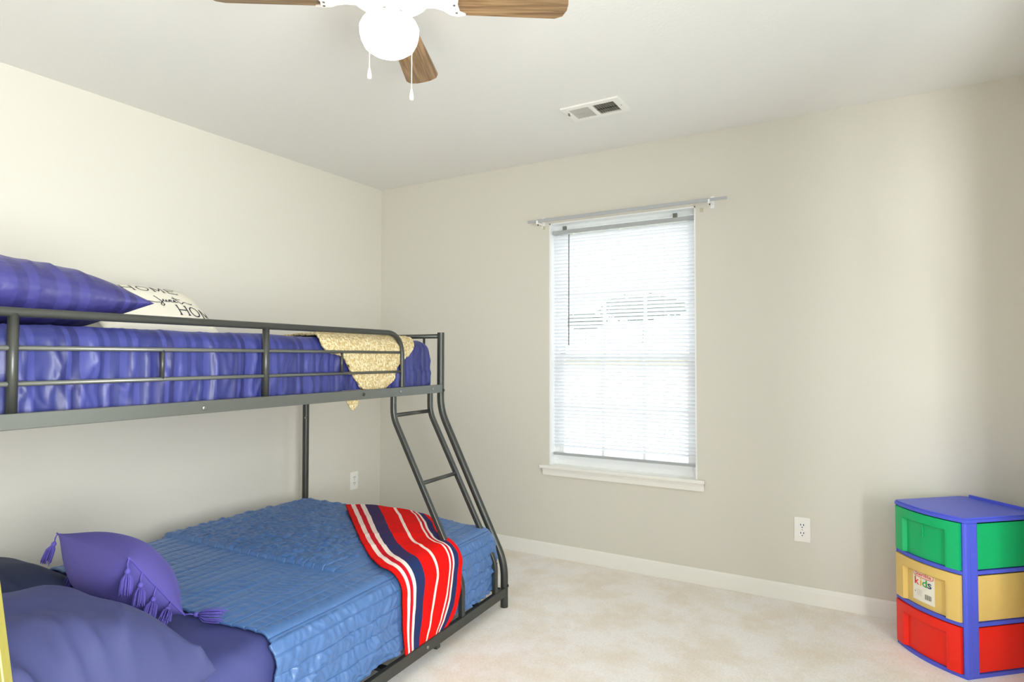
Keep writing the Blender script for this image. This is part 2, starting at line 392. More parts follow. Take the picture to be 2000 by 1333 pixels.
# outdoors
bm = bmesh.new(); box(bm, (-30, .5, -.75), (30, 45, -.6)); o = struct('lawn_ground', bm, M['grass'])
def tree(loc, h, r, label, seed):
    t = thing('leafy_tree', label, 'tree', loc); random.seed(seed)
    bm = bmesh.new(); tube(bm, [Vector(loc), Vector(loc) + ZZ * h * .5, Vector(loc) + Vector((.1, 0, h * .85))], [.05, .04, .02], 10); link('trunk', bm, M['bark'], t, True)
    bm = bmesh.new(); c = Vector(loc) + ZZ * h
    for k in range(1000):
        d = Vector((random.gauss(0, 1), random.gauss(0, 1), random.gauss(0, 1))).normalized() * r * random.random() ** .4
        d.z *= .3; p = c + d; n = Vector((random.gauss(0, 1), random.gauss(0, 1), random.gauss(0, 1))).normalized(); x = n.orthogonal().normalized() * .22; y = n.cross(x)
        bm.faces.new([bm.verts.new(p + x), bm.verts.new(p + y * .5), bm.verts.new(p - x), bm.verts.new(p - y * .5)])
    link('foliage', bm, M['leaf'], t)
tree((-7.8, 29, -.6), 4.5, 2.3, 'dark leafy tree outside, glimpsed through the middle of the blind slats', 3)
tree((-11.4, 29.5, -.6), 3.9, 1.3, 'small leafy tree outside, left of the larger one behind the blind', 5)
hs = thing('neighbour_house', 'beige house across the lawn, behind the lower half of the blind', 'house', (-4, 22, -.6))
bm = bmesh.new(); box(bm, (-13, 20, -.6), (3, 27, 1.35)); link('house_wall', bm, M['siding'], hs)
bm = bmesh.new()
vs = [bm.verts.new(p) for p in ((-13.4, 19.6, 1.3), (3.4, 19.6, 1.3), (3.4, 27.4, 1.3), (-13.4, 27.4, 1.3), (-13.4, 23.5, 1.75), (3.4, 23.5, 1.75))]
for f in ((0, 1, 5, 4), (2, 3, 4, 5), (1, 2, 5), (3, 0, 4), (3, 2, 1, 0)): bm.faces.new([vs[i] for i in f])
link('roof', bm, M['shingle'], hs)

# ------------------------------------------------------------------ blind
bl = thing('window_blind', 'white mini blind with tilted slats hanging inside the window recess', 'blind', (1.83, .035, 2.0))
BX1, BX2 = X1 + .016, X2 - .012; BY = .034
bm = bmesh.new(); box(bm, (BX1, BY - .016, 1.975), (BX2, BY + .014, 2.0), bevel=.002); link('head_rail', bm, M['rodw'], bl)
for x in (BX1 + .075, BX2 - .11):
    bm = bmesh.new(); box(bm, (x - .007, BY - .018, 1.998), (x + .016, BY - .006, 2.022)); link('mounting_bracket', bm, M['lgrey'], bl)
bm = bmesh.new(); sp = .0214; z = 1.958; tilt = math.radians(-43); k = 0
while z > .655:
    dz = 0.0015 * N(k * 1.7); tt = tilt + 0.05 * N(k * .9, 3)
    for s in range(6):
        a0 = -.0125 + .025 * s / 6; a1_ = -.0125 + .025 * (s + 1) / 6
        def P(a, x):
            c = .0022 * (1 - (a / .0125) ** 2)
            return Vector((x, BY + a * math.cos(tt) - c * math.sin(tt), z + dz + a * math.sin(tt) + c * math.cos(tt)))
        bm.faces.new([bm.verts.new(P(a0, BX1)), bm.verts.new(P(a0, BX2)), bm.verts.new(P(a1_, BX2)), bm.verts.new(P(a1_, BX1))])
    z -= sp; k += 1
bmesh.ops.remove_doubles(bm, verts=bm.verts, dist=1e-5)
link('slats', bm, M['slat'], bl, True)
for zz in (z + .0214 - .012, z + .0214 - .016, z + .0214 - .02): pass
bm = bmesh.new(); box(bm, (BX1, BY - .012, .618), (BX2, BY + .012, .634), bevel=.002); link('bottom_rail', bm, M['rodw'], bl)
bm = bmesh.new()
for x in (BX1 + .14, (BX1 + BX2) / 2, BX2 - .17):
    for y in (BY - .0125, BY + .0125): tube(bm, [(x, y, 1.98), (x, y, .632)], .0007, 5)
link('ladder_cord', bm, M['white'], bl)
for x in (BX1 + .14, (BX1 + BX2) / 2, BX2 - .17):
    bm = bmesh.new(); box(bm, (x - .006, BY - .0145, 1.962), (x + .006, BY - .010, 1.974)); link('cord_clip', bm, M['white'], bl)
M['wand'] = mat('grey_wand', srgb(120, 122, 124), 0.3)
bm = bmesh.new(); tube(bm, [(BX1 + .112, BY - .02, 1.968), (BX1 + .112, BY - .022, 1.94), (BX1 + .11, BY - .022, 1.29)], .0035, 6); link('tilt_wand', bm, M['wand'], bl, True)

# curtain rod
cr = thing('curtain_rod', 'slim white curtain rod on two brackets above the window', 'curtain rod', (1.86, -.08, 2.05))
RYY = -.078
bm = bmesh.new(); box(bm, (1.268, RYY - .004, 2.042), (1.40, RYY + .004, 2.058), bevel=.003); box(bm, (1.335, RYY - .006, 2.040), (2.36, RYY + .006, 2.060), bevel=.003); box(bm, (2.36, RYY - .004, 2.042), (2.457, RYY + .004, 2.058), bevel=.003)
link('rod', bm, M['rodw'], cr)
for x in (1.338, 2.365):
    bm = bmesh.new(); box(bm, (x - .010, -.004, 2.02), (x + .010, 0, 2.085), bevel=.001); box(bm, (x - .005, RYY - .008, 2.034), (x + .005, -.002, 2.040)); box(bm, (x - .005, RYY - .011, 2.030), (x + .005, RYY - .007, 2.052), bevel=.001)
    br = link('rod_bracket', bm, M['vinyl'], cr)
    bm = bmesh.new(); lathe(bm, [(0, -.004), (.003, -.004), (.003, .004), (0, .004)], (x + .003, RYY - .0, 2.026), 8); link('screw', bm, M['dark'], br)
for x, z, l in ((1.343, 2.022, 'small painted mounting cover on the wall just left of the window top'), (2.306, 2.018, 'small painted mounting cover on the wall just right of the window top')):
    bm = bmesh.new(); box(bm, (x - .008, -.005, z - .011), (x + .008, 0, z + .011), bevel=.0015); o = link('bracket_cover', bm, M['brownhole'], None, origin=(x, 0, z)); tag(o, l, 'bracket')

# outlets
def outlet(c, ex, n, label):
    c = Vector(c); ex = Vector(ex); n = Vector(n)
    t = thing('wall_outlet', label, 'outlet', c, None)
    def lb(bm, a, b_, bev=0):
        for v in box(bm, a, b_, bevel=bev): v.co = c + ex * v.co.x + n * v.co.y + ZZ * v.co.z
        bmesh.ops.recalc_face_normals(bm, faces=bm.faces)
    bm = bmesh.new(); lb(bm, (-.037, 0, -.0605), (.037, .006, .0605), .003); link('cover_plate', bm, M['white'], t)
    for s in (1, -1):
        bm = bmesh.new(); lb(bm, (-.016, .004, s * .020 - .014), (.016, .0075, s * .020 + .014), .003); r = link('receptacle', bm, M['vinyl'], t)
        bm = bmesh.new()
        for x in (-.0065, .0065): lb(bm, (x - .0018, .0065, s * .02 + .0005), (x + .0018, .0081, s * .02 + .0095))
        lb(bm, (-.0025, .0065, s * .02 - .010), (.0025, .0081, s * .02 - .005)); link('slot', bm, M['dark'], r)
    bm = bmesh.new(); lb(bm, (-.002, .005, -.002), (.002, .0072, .002)); link('screw', bm, M['bolt'], t)
outlet((2.788, 0, .360), (1, 0, 0), (0, -1, 0), 'white duplex outlet low on the window wall, right of the window')
outlet((0, -.262, .366), (0, 1, 0), (1, 0, 0), 'white duplex outlet on the left wall behind the bunk bed, near the corner')

# ceiling vent
vt = thing('ceiling_vent', 'white rectangular air vent on the ceiling in front of the window', 'vent', (1.94, -.602, H))
vx0, vx1, vy0, vy1 = 1.79, 2.09, -.694, -.512
bm = bmesh.new(); zt = H; zb = H - .009
def fr(bm, x0, x1, y0, y1): box(bm, (x0, y0, zb), (x1, y1, zt), bevel=.0015)
ox0, oxm0, oxm1, ox1, oy0, oy1 = vx0 + .034, 1.924, 1.946, vx1 - .036, vy0 + .032, vy1 - .028
fr(bm, vx0, ox0, vy0, vy1); fr(bm, ox1, vx1, vy0, vy1); fr(bm, ox0 - .001, ox1 + .001, vy0, oy0); fr(bm, ox0 - .001, ox1 + .001, oy1, vy1); fr(bm, oxm0, oxm1, oy0 - .001, oy1 + .001)
link('vent_frame', bm, M['white'], vt)
for (x0, x1, ang) in ((ox0, oxm0, 55), (oxm1, ox1, -55)):
    bm = bmesh.new(); n = 9
    for k in range(n):
        x = x0 + (x1 - x0) * (k + .5) / n; a = math.radians(ang)
        for v in box(bm, (-.0055, oy0, -.0006), (.0055, oy1, .0006)):
            v.co = Vector((x + v.co.x * math.cos(a), v.co.y, H - .005 + v.co.x * math.sin(a)))
    link('louver', bm, M['white'], vt)
bm = bmesh.new(); box(bm, (ox0 - .004, (oy0 + oy1) / 2 + .008, H - .004), (ox1 + .004, (oy0 + oy1) / 2 + .014, H - .0008)); link('damper_bar', bm, M['dark'], vt)
bm = bmesh.new(); box(bm, (ox0 - .004, oy0 - .004, H - .0012), (ox1 + .004, oy1 + .004, H - .0004)); link('duct_opening', bm, M['ventgap'], vt)
for x in (vx0 + .016, vx1 - .016):
    bm = bmesh.new(); lathe(bm, [(0, -.0012), (.003, -.001), (.003, .001), (0, .001)], (x, (vy0 + vy1) / 2, zb), 10); link('screw', bm, M['ventgap'], vt)
bm = bmesh.new(); box(bm, (vx0 + .02, vy0 + .055, zb - .012), (vx0 + .024, vy0 + .068, zb)); link('damper_lever', bm, M['ventgap'], vt)

# ------------------------------------------------------------------ ceiling fan
FC = Vector((1.895, -2.045, 0)); ZB = 2.262
fan = thing('ceiling_fan', 'white ceiling fan with oak blades and a lit frosted globe', 'ceiling fan', (FC.x, FC.y, H))
bm = bmesh.new(); lathe(bm, [(0, H), (.085, H), (.088, H - .02), (.06, H - .045), (.05, H - .06)], FC); link('canopy', bm, M['white'], fan, 'auto')
bm = bmesh.new(); lathe(bm, [(.05, H - .055), (.115, H - .075), (.13, H - .10), (.13, H - .14), (.115, H - .165), (.06, H - .178), (0, H - .178)], FC, 40); link('motor_housing', bm, M['white'], fan, 'auto')
bm = bmesh.new(); lathe(bm, [(0, 2.266), (.043, 2.266), (.045, 2.262), (.045, 2.228), (.052, 2.222), (.055, 2.208), (.05, 2.204), (0, 2.204)], FC, 32); hs_ = link('switch_housing', bm, M['white'], fan, 'auto')
for an in (-2.0, -1.1, -.2):
    bm = bmesh.new(); p = FC + Vector((math.cos(an) * .052, math.sin(an) * .052, 2.215)); box(bm, p - Vector((.004, .004, .003)), p + Vector((.004, .004, .003)), bevel=.001); link('thumb_screw', bm, M['bolt'], hs_)
bm = bmesh.new()
gp = [(.045, 2.209), (.066, 2.205), (.080, 2.196), (.0865, 2.182), (.0855, 2.165), (.081, 2.146), (.072, 2.128), (.055, 2.115), (.030, 2.108), (0, 2.106)]
lathe(bm, gp, FC, 40); link('light_globe', bm, M['globe'], fan, True)
A0 = math.radians(31)
for k in range(4):
    an = A0 + k * PI / 2 + (0, -.06, .07, 0)[k]; d = Vector((math.cos(an), math.sin(an), 0)); s = Vector((-d.y, d.x, 0)); pitch = math.radians(-11)
    sn = s * math.cos(pitch) + ZZ * math.sin(pitch)
    # blade outline
    bm = bmesh.new(); uvl = bm.loops.layers.uv.new('UVMap'); outl = []
    r0, r1, w0, w1 = .17, .525, .046, .060
    P2 = [(r0 + .02, -w0), (r1 - .035, -w1), (r1 - .012, -w1 + .010), (r1, -w1 + .035), (r1 + .002, 0), (r1, w1 - .035), (r1 - .012, w1 - .010), (r1 - .035, w1), (r0 + .02, w0), (r0, w0 - .02), (r0 - .006, 0), (r0, -w0 + .02)]
    lo = [bm.verts.new(FC + ZZ * (ZB - .003) + d * a + sn * b) for a, b in P2]; hi = [bm.verts.new(FC + ZZ * (ZB + .003) + d * a + sn * b) for a, b in P2]
    fcs = [bm.faces.new(list(reversed(lo))), bm.faces.new(hi)] + [bm.faces.new((lo[i], lo[(i + 1) % 12], hi[(i + 1) % 12], hi[i])) for i in range(12)]
    for f in fcs:
        for l in f.loops:
            q = l.vert.co - FC; l[uvl].uv = (q.dot(d) + k, q.dot(s) + k * .37)
    bmesh.ops.recalc_face_normals(bm, faces=bm.faces)
    bld = link('fan_blade', bm, M['wood'], fan)
    bm = bmesh.new()
    P3 = [(.10, -.014), (.13, -.012), (.155, -.022), (.175, -.040), (.20, -.047), (.222, -.040), (.205, -.030), (.20, 0), (.205, .030), (.222, .040), (.20, .047), (.175, .040), (.155, .022), (.13, .012), (.10, .014)]
    lo = [bm.verts.new(FC + ZZ * (ZB - .0085) + d * a + sn * b) for a, b in P3]; hi = [bm.verts.new(FC + ZZ * (ZB - .0035) + d * a + sn * b) for a, b in P3]
    bm.faces.new(list(reversed(lo))); bm.faces.new(hi); n = len(P3)
    for i in range(n): bm.faces.new((lo[i], lo[(i + 1) % n], hi[(i + 1) % n], hi[i]))
    bmesh.ops.recalc_face_normals(bm, faces=bm.faces); ir = link('blade_iron', bm, M['white'], bld)
    for (a, b) in ((.195, -.03), (.19, 0), (.195, .03)):
        bm = bmesh.new(); lathe(bm, [(0, -.0015), (.004, -.001), (.004, .001), (0, .001)], FC + ZZ * (ZB - .009) + d * a + sn * b, 8); link('screw', bm, M['bolt'], ir)
def chain(dx, dy, z0, z1, over):
    p = FC + Vector((dx, dy, 0)); st = FC + Vector((dx * .55, dy * .55, 2.235))
    bm = bmesh.new(); tube(bm, [st, p + ZZ * (z0), p + ZZ * z1], .0013, 6); c = link('pull_chain', bm, M['white'], fan)
    bm = bmesh.new(); lathe(bm, [(0, .012), (.002, .011), (.005, -.002), (.0065, -.012), (.0055, -.019), (0, -.021)], p + ZZ * (z1 - .01), 14); link('pull_fob', bm, M['vinyl'], c, True)
rr = Vector((math.sin(YAW), -math.cos(YAW), 0)); ff = Vector((math.cos(YAW), math.sin(YAW), 0))
p1 = rr * -.040 - ff * .078; p2 = rr * .076 - ff * .060
chain(p1.x, p1.y, 2.206, 2.028, True); chain(p2.x, p2.y, 2.206, 1.975, False)

# ------------------------------------------------------------------ bunk bed
bed = thing('bunk_bed', 'black metal twin-over-full bunk bed with ladder and guard rail', 'bunk bed', B(0, 0, 0))
VW = 0.378; VB = 1.335; UL = 2.05
def leg(u, vlo, vhi, ztop):
    bm = bmesh.new(); pts = [B(u, vlo, 0.0), B(u, vlo, .213), B(u, vhi, .945), B(u, vhi, ztop)] if vlo != vhi else [B(u, vlo, 0), B(u, vlo, ztop)]
    tube(bm, fillet(pts, .07, 8) if len(pts) > 2 else pts, .0185, 16); return link('bed_post', bm, M['steel'], bed, 'auto')
leg(0, 0, VW, 1.345); leg(0, VB, VB, 1.345); leg(UL, 0, VW, 1.345); leg(UL, VB, VB, 1.345)
for (v, z0, z1, u0) in ((VW - .008, 1.034, 1.075, .012), (VB, 1.034, 1.075, .012)):
    bm = bmesh.new(); bbox(bm, (u0, v - .011, z0), (UL - .012, v + .011, z1), .002); link('upper_side_rail', bm, M['rail'], bed)
for v in (-.004, VB):
    bm = bmesh.new(); bbox(bm, (.012, v - .011, .056), (UL - .012, v + .011, .098), .002); link('lower_side_rail', bm, M['steel'], bed)
for u in (0, UL):
    bm = bmesh.new(); tube(bm, [B(u, VW, 1.326), B(u, VB, 1.326)], .0115, 12); link('end_rail', bm, M['steel'], bed, True)
    bm = bmesh.new(); tube(bm, [B(u, VW, 1.055), B(u, VB, 1.055)], .0125, 12); link('end_rail', bm, M['steel'], bed, True)
    bm = bmesh.new(); tube(bm, [B(u, 0, .075), B(u, VB, .075)], .0125, 12); link('end_rail', bm, M['steel'], bed, True)
    for v in (.485, .70, .92, 1.14):
        bm = bmesh.new(); tube(bm, [B(u, v, 1.055), B(u, v, 1.326)], .0065, 10); link('end_spindle', bm, M['steel'], bed, True)
# slats under the mattresses
for z, v0 in ((1.048, VW), (.07, 0)):
    for k in range(6):
        u = .2 + k * .33; bm = bmesh.new(); bbox(bm, (u - .015, v0 + .008, z - .006), (u + .015, VB - .012, z + .006)); link('support_slat', bm, M['steel'], bed)
# guard rail
bm = bmesh.new(); tube(bm, fillet([B(.325, VW, 1.07), B(.325, VW, 1.329), B(UL - .015, VW, 1.329)], .115, 12), .0125, 14); link('guard_rail', bm, M['steel'], bed, 'auto')
for u in (1.116, 1.893):
    bm = bmesh.new(); tube(bm, [B(u, VW, 1.07), B(u, VW, 1.326)], .0125, 12); link('guard_post', bm, M['steel'], bed, True)
for z in (1.2385, 1.148):
    bm = bmesh.new(); tube(bm, [B(.325, VW, z), B(UL - .01, VW, z)], .0065, 10); link('guard_bar', bm, M['rail'], bed, True)
for u in (.728, 1.503):
    bm = bmesh.new(); tube(bm, [B(u, VW, 1.148), B(u, VW, 1.2385)], .0065, 10); link('guard_spindle', bm, M['steel'], bed, True)
# ladder
for u in (.386, .094):
    bm = bmesh.new(); pts = fillet([B(u, VW, 1.04), B(u, VW, .938), B(u, .0, .24), B(u, .0, .09)], .04, 5)
    tube(bm, pts, .011, flat=(.024, .022, UU)); link('ladder_rail', bm, M['steel'], bed)
for v, z in ((VW, .945), (.219, .645), (.057, .347)):
    bm = bmesh.new(); tube(bm, [B(.094, v, z), B(.386, v, z)], .0095, 10); link('ladder_rung', bm, M['steel'], bed, True)
def bolt(u, v, z, du, dv, mt):
    bm = bmesh.new(); c = B(u, v, z); d = (UU * du + VV * dv).normalized()
    tube(bm, [c, c + d * .003, c + d * .005], [.0075, .007, .004], 12); link('bolt', bm, mt, bed)
bolt(1.373, VW - .019, 1.052, 0, -1, M['bolt']); bolt(.612, VW - .019, 1.055, 0, -1, M['dark']); bolt(.10, VW - .019, 1.057, 0, -1, M['bolt'])
bolt(.36, VW - .019, 1.056, 0, -1, M['bolt']); bolt(.02, VB - .016, .86, 0, -1, M['bolt']); bolt(.66, -.015, .078, 0, -1, M['bolt'])
bolt(0, -.018, .105, .0, -1, M['dark']); bolt(0, VW - .018, 1.045, 0, -1, M['dark'])
bm = bmesh.new(); bbox(bm, (.55, .0, .03), (.575, .02, .058)); link('rail_foot', bm, M['steel'], bed)

# ------------------------------------------------------------------ soft goods
def rrect(v0, v1, zb, zt, r, q, inset):
    """point on a rounded open profile; q in 0..1 runs up the front side, over the top, down the back. returns (v, z, nv, nz)"""
    v0 += inset; v1 -= inset; zt -= inset; r = max(r - inset * .5, .02)
    zt = max(zt, zb + r + .01); 
    if v1 - v0 < 2 * r: mid = (v0 + v1) / 2; v0, v1 = mid - r, mid + r
    a = .16; b = .24; c = .76; d = .84
    if q < a: t = q / a; return v0, zb + (zt - r - zb) * t, -1, 0
    if q < b: t = (q - a) / (b - a) * PI / 2; return v0 + r - r * math.cos(t), zt - r + r * math.sin(t), -math.cos(t), math.sin(t)
    if q < c: t = (q - b) / (c - b); return v0 + r + (v1 - v0 - 2 * r) * t, zt, 0, 1
    if q < d: t = (q - c) / (d - c) * PI / 2; return v1 - r + r * math.sin(t), zt - r + r * math.cos(t), math.sin(t), math.cos(t)
    t = (q - d) / (1 - d); return v1, zt - r + (zb - zt + r) * t, 1, 0

def slab(name, u0, u1, v0, v1, zb, zt, r, nu, nv, disp, material, uvfn=None, rend=None, crown=.0, **kw):
    """mattress-like body with rounded ends; disp(u, v, z, q) -> metres along the normal."""
    rend = rend or r; ncap = 8
    us = []
    for k in range(ncap): us.append(('c0', k / ncap))
    for k in range(nu + 1): us.append(('m', k / nu))
    for k in range(ncap - 1, -1, -1): us.append(('c1', k / ncap))
    full = []
    Hh = (zt - zb)
    for typ, t in us:
        if typ == 'm': full.append((u0 + rend + (u1 - u0 - 2 * rend) * t, 0.0))
        else:
            if t < .5: ins = Hh * .5 - (Hh * .5 - rend) * (t / .5); uu = 0
            else: th = (t - .5) / .5 * PI / 2; ins = rend * (1 - math.sin(th)); uu = rend * (1 - math.cos(th))
            full.append(((u0 + uu) if typ == 'c0' else (u1 - uu), ins))
    nrow = len(full) - 1
    def fn(s, t):
        u, ins = full[round(s * nrow)]
        v, z, a, b = rrect(v0, v1, zb + min(ins, rend) * .45, zt, r, t, ins)
        d = disp(u, v, z, t) if ins < rend else 0
        z += crown * max(0, b) * (1 - ((v - (v0 + v1) / 2) / ((v1 - v0) / 2)) ** 2) if ins == 0 else 0
        s_ = (v - v0) if b > .5 else (-(zt - z) if t < .5 else (v1 - v0) + (zt - z))
        return B(u, v + a * d, z + b * d), (u, s_)
    return grid(name, nrow, nv, fn, material, **kw)

# upper mattress in satin sheet
def d_up(u, v, z, q):
    side = q < .24
    fold = RN(u * 9 + 2 + .4 * N(z * 8, u * 2), z * 1.5, 3) ** 3 * .013 + RN(u * 19 + .6 * N(z * 10, u * 3), z * 4 + v, 7) ** 4 * .009
    fold *= max(0, min(1, (1.285 - z) / .08)) * .85 + .15
    return (fold if side else fold * .3) + .006 * N(u * 4, v * 4, z * 4) + (.010 * N(u * 3, 5) if side and z < 1.15 else 0)
um = slab('mattress', .012, 1.985, VW + .022, 1.30, 1.062, 1.300, .055, 260, 150, d_up, M['satin'], rend=.10, origin=B(1, .85, 1.06))
tag(um, 'twin mattress in shiny navy striped sheet on the top bunk', 'mattress')
# lower mattress in plain violet sheet
def d_lo(u, v, z, q): return .004 * N(u * 5, v * 5, z * 5) + .004 * RN(u * 8, v * 3 + z * 4, 1) ** 4
lm = slab('mattress', .03, 2.00, .035, 1.305, .105, .375, .07, 120, 90, d_lo, M['sheetlow'], origin=B(1, .65, .1))
tag(lm, 'full mattress in plain violet sheet on the bottom bunk', 'mattress')

# quilt over the foot two thirds
QT = .388; QV0, QV1 = .020, 1.318
def stitch(x, p): 
    f = (x / p) % 1.0; f = abs(f - .5) * 2   # 0 mid .. 1 at the seam
    return f
def quilt_h(u, s, side):
    """puffiness of the channel quilting at (u, path s)"""
    a = stitch(s, .052)
    h = .0022 * (1 - a ** 5) - .001 * max(0, a - .9) * 10
    if side:
        c = stitch(u + .01 * N(u * 2, s * 2, 9), .26); h -= .0025 * (c ** 20)
    return h
def foldk(u, v, q):
    if not (v > .20 or q > .5): return 0
    e = .888 - .04 * max(0, (.3 - v) / .3) + .006 * N(v * 9, 1)
    k = max(0.0, min(1.0, (e - u) / .006)); return k * min(1, max(0, (v - .20) / .12))
def under_towel(u, s):
    ul = .146 + (.887 - s) * .82 if s > .1 else .80
    ur = .125 + (.36 - s) * .85 if s > -.1 else .41
    return ur - .05 < u < ul + .015 and s < .93
def d_q(u, v, z, q):
    side = q < .2
    s = v if .2 < q < .8 else (-(QT - z) if q < .5 else 1.3 + QT - z)
    h = quilt_h(u, s, side)
    # small puckers running across the channels
    a = stitch(s, .052)
    pk = RN(u * 34 + 3 * N(s * 7, u * 2), s * 9, 2) ** 2
    wr = .0028 * pk * (1 - .5 * a) + .004 * N(u * 5, s * 6, 4)
    if side: wr = wr * 2.2 + .005 * RN(u * 26 + 2 * N(z * 12, u * 5), s * 9, 5) ** 2 + .014 * RN(u * 9 + 1.2 * N(z * 9, u * 3), s * 4, 8) ** 3 * min(1, max(0, -s / .15))
    k = foldk(u, v, q)
    wr += k * .013 * abs(FN(u * 17, s * 24, 6))
    if under_towel(u, s): wr *= .25; h *= .5
    return h + wr + k * .013
def quilt_mesh():
    nu, nv = 330, 360; ncap = 8; rend = .07; u0 = .018
    rows = []
    for k in range(ncap):
        t = k / ncap; th = t * PI / 2; rows.append((u0 + rend * (1 - math.cos(th)), rend * (1 - math.sin(th)) + (0 if k else 0)))
    rows.insert(0, (u0, .10)); rows.insert(0, (u0, .16))
    for k in range(nu + 1): rows.append((None, k / nu))
    n = len(rows) - 1
    def fn(s, t):
        u, x = rows[round(s * n)]
        ins = x
        if u is None:
            ins = 0
        v, z, a, b = rrect(QV0, QV1, .112, QT, .07, t, ins)
        if u is None:
            ue = 1.375 + .014 * N(v * 5 + z * 8, 2) + (.012 if t < .2 else 0) - .02 * max(0, v - .5)
            u = u0 + rend + (ue - u0 - rend) * x
        d = d_q(u, v, z, t) if ins < .07 else 0
        zz = z
        if t < .02 or t > .98: pass
        hem = .012 * N(u * 5, 3) if t < .16 else 0
        zz += hem * (1 - t / .16) if t < .16 else 0
        sq = v if .2 < t < .8 else (-(QT - z) if t < .5 else 1.3 + QT - z)
        return B(u, v + a * d, zz + b * d), (u, sq)
    return grid('quilt', n, nv, fn, M['quilt'], origin=B(.7, .65, .38), thick=.008)
qo = quilt_mesh(); tag(qo, 'blue quilted coverlet spread over the foot of the bottom bunk', 'quilt')

# a cloth lying on the lower bed: path coordinate s (v on top, negative down the front side)
def lowsurf(u, s, off):
    r = .07; vf = QV0 - .002; zt = QT + .004
    if s >= vf + r: v, z, a, b = s, zt, 0, 1
    else:
        k = (vf + r) - s; L = r * PI / 2
        if k < L: th = k / r; v = vf + r - r * math.sin(th); z = zt - r + r * math.cos(th); a, b = -math.sin(th), math.cos(th)
        else: v = vf; z = zt - r - (k - L); a, b = -1, 0
    if u < .088: 
        t = max(0, (.088 - u) / .07); dz = .07 * (1 - math.sqrt(max(0, 1 - min(t, 1) ** 2))); z -= dz * b
        if a < -.5: v += dz
    return B(u, v + a * off, z + b * off)
def curve_at(pts, t):
    L = [0]
    for p, q in zip(pts, pts[1:]): L.append(L[-1] + math.dist(p, q))
    x = t * L[-1]
    for i in range(len(pts) - 1):
        if x <= L[i + 1] + 1e-9:
            k = (x - L[i]) / max(1e-9, L[i + 1] - L[i])
            p0 = pts[max(i - 1, 0)]; p1 = pts[i]; p2 = pts[i + 1]; p3 = pts[min(i + 2, len(pts) - 1)]
            f = lambda a, b, c, d: .5 * (2 * b + (c - a) * k + (2 * a - 5 * b + 4 * c - d) * k * k + (3 * b - a - 3 * c + d) * k ** 3)
            return tuple(f(*z) for z in zip(p0, p1, p2, p3))
    return pts[-1]
def coons(Lc, Rc, Tc, Bc, s, t):
    """s left->right, t top->bottom"""
    l = curve_at(Lc, t); r = curve_at(Rc, t); a = curve_at(Tc, s); b = curve_at(Bc, s)
    c00, c10, c01, c11 = Lc[0], Rc[0], Lc[-1], Rc[-1]
    return tuple((1 - s) * l[i] + s * r[i] + (1 - t) * a[i] + t * b[i] - ((1 - s) * (1 - t) * c00[i] + s * (1 - t) * c10[i] + (1 - s) * t * c01[i] + s * t * c11[i]) for i in (0, 1))
# (u, s) boundary; s on the side = (vf+r) - L - (zt-r-z)
def sz(z): return (QV0 - .002 + .07) - .11 - (QT + .004 - .07 - z)
TL = [(.146, .887), (.34, .67), (.537, .45), (.68, .28), (.79, .10), (.80, sz(.25)), (.795, sz(.17)), (.785, sz(.09))]
TR = [(.125, .36), (.20, .26), (.30, .16), (.375, .06), (.395, sz(.28)), (.405, sz(.20)), (.46, sz(.12)), (.53, sz(.085))]
TT = [(.146, .887), (.075, .74), (.060, .58), (.125, .36)]
TB = [(.785, sz(.09)), (.70, sz(.085)), (.62, sz(.08)), (.53, sz(.085))]
def towel(s, t):
    u, q = coons(TL, TR, TT, TB, s, t)
    k = foldk(u, q, .4) if q > .2 else 0
    off = .018 + .012 * k + .004 * RN(u * 5 - q * 4, 4, 1) ** 2 + .0015 * N(u * 14, q * 14)
    return lowsurf(u, q, off), (s, t)
to = grid('beach_towel', 150, 200, towel, M['towel'], origin=B(.4, .3, .4), thick=.007); tag(to, 'red striped towel with white and navy stripes draped over the quilt', 'towel')

# sherpa throw on the upper bunk
def upsurf(u, s, off):
    r = .05; vf = VW + .016; zt = 1.303
    if s >= vf + r: v, z, a, b = s, zt, 0, 1
    else:
        k = (vf + r) - s; L = r * PI / 2
        if k < L: th = k / r; v = vf + r - r * math.sin(th); z = zt - r + r * math.cos(th); a, b = -math.sin(th), math.cos(th)
        else: v = vf; z = zt - r - (k - L); a, b = -1, 0
    if u < .10:
        t = max(0, (.10 - u) / .085); z -= .085 * (1 - math.sqrt(max(0, 1 - min(t, 1) ** 2))) * b
    return B(u, v + a * off, z + b * off)
def su(z): return (VW + .016 + .05) - .0785 - (1.303 - .05 - z)
SL = [(.58, .95), (.69, .70), (.80, .50), (.83, su(1.26)), (.715, su(1.215)), (.665, su(1.15)), (.62, su(1.10)), (.59, su(1.075))]
SR = [(.10, .95), (.13, .70), (.17, .50), (.235, su(1.25)), (.30, su(1.21)), (.36, su(1.165)), (.385, su(1.11)), (.44, su(1.078))]
STp = [(.58, .95), (.45, 1.0), (.25, 1.0), (.10, .95)]
SB = [(.59, su(1.075)), (.54, su(1.068)), (.49, su(1.068)), (.44, su(1.078))]
def sherpa(s, t):
    u, q = coons(SL, SR, STp, SB, s, t)
    return upsurf(u, q, .009 + .006 * abs(FN(u * 45, q * 45, 3)) + .005 * N(u * 12, q * 12)), (u, q)
so = grid('sherpa_throw', 140, 150, sherpa, M['sherpa'], origin=B(.5, .5, 1.3), thick=.010); tag(so, 'tan fleecy throw draped over the foot of the top bunk', 'blanket')
bm = bmesh.new()
def tip(s, t):
    w_ = (.055 * (1 - t) ** .7 + .006); return B(.645 + (s - .5) * 2 * w_, VW + .012 + .003 * N(s * 5, t * 5), 1.075 - .085 * t - .0 * s), (s, t)
tp = grid('throw_corner', 14, 12, tip, M['sherpa'], parent=so, thick=.008)

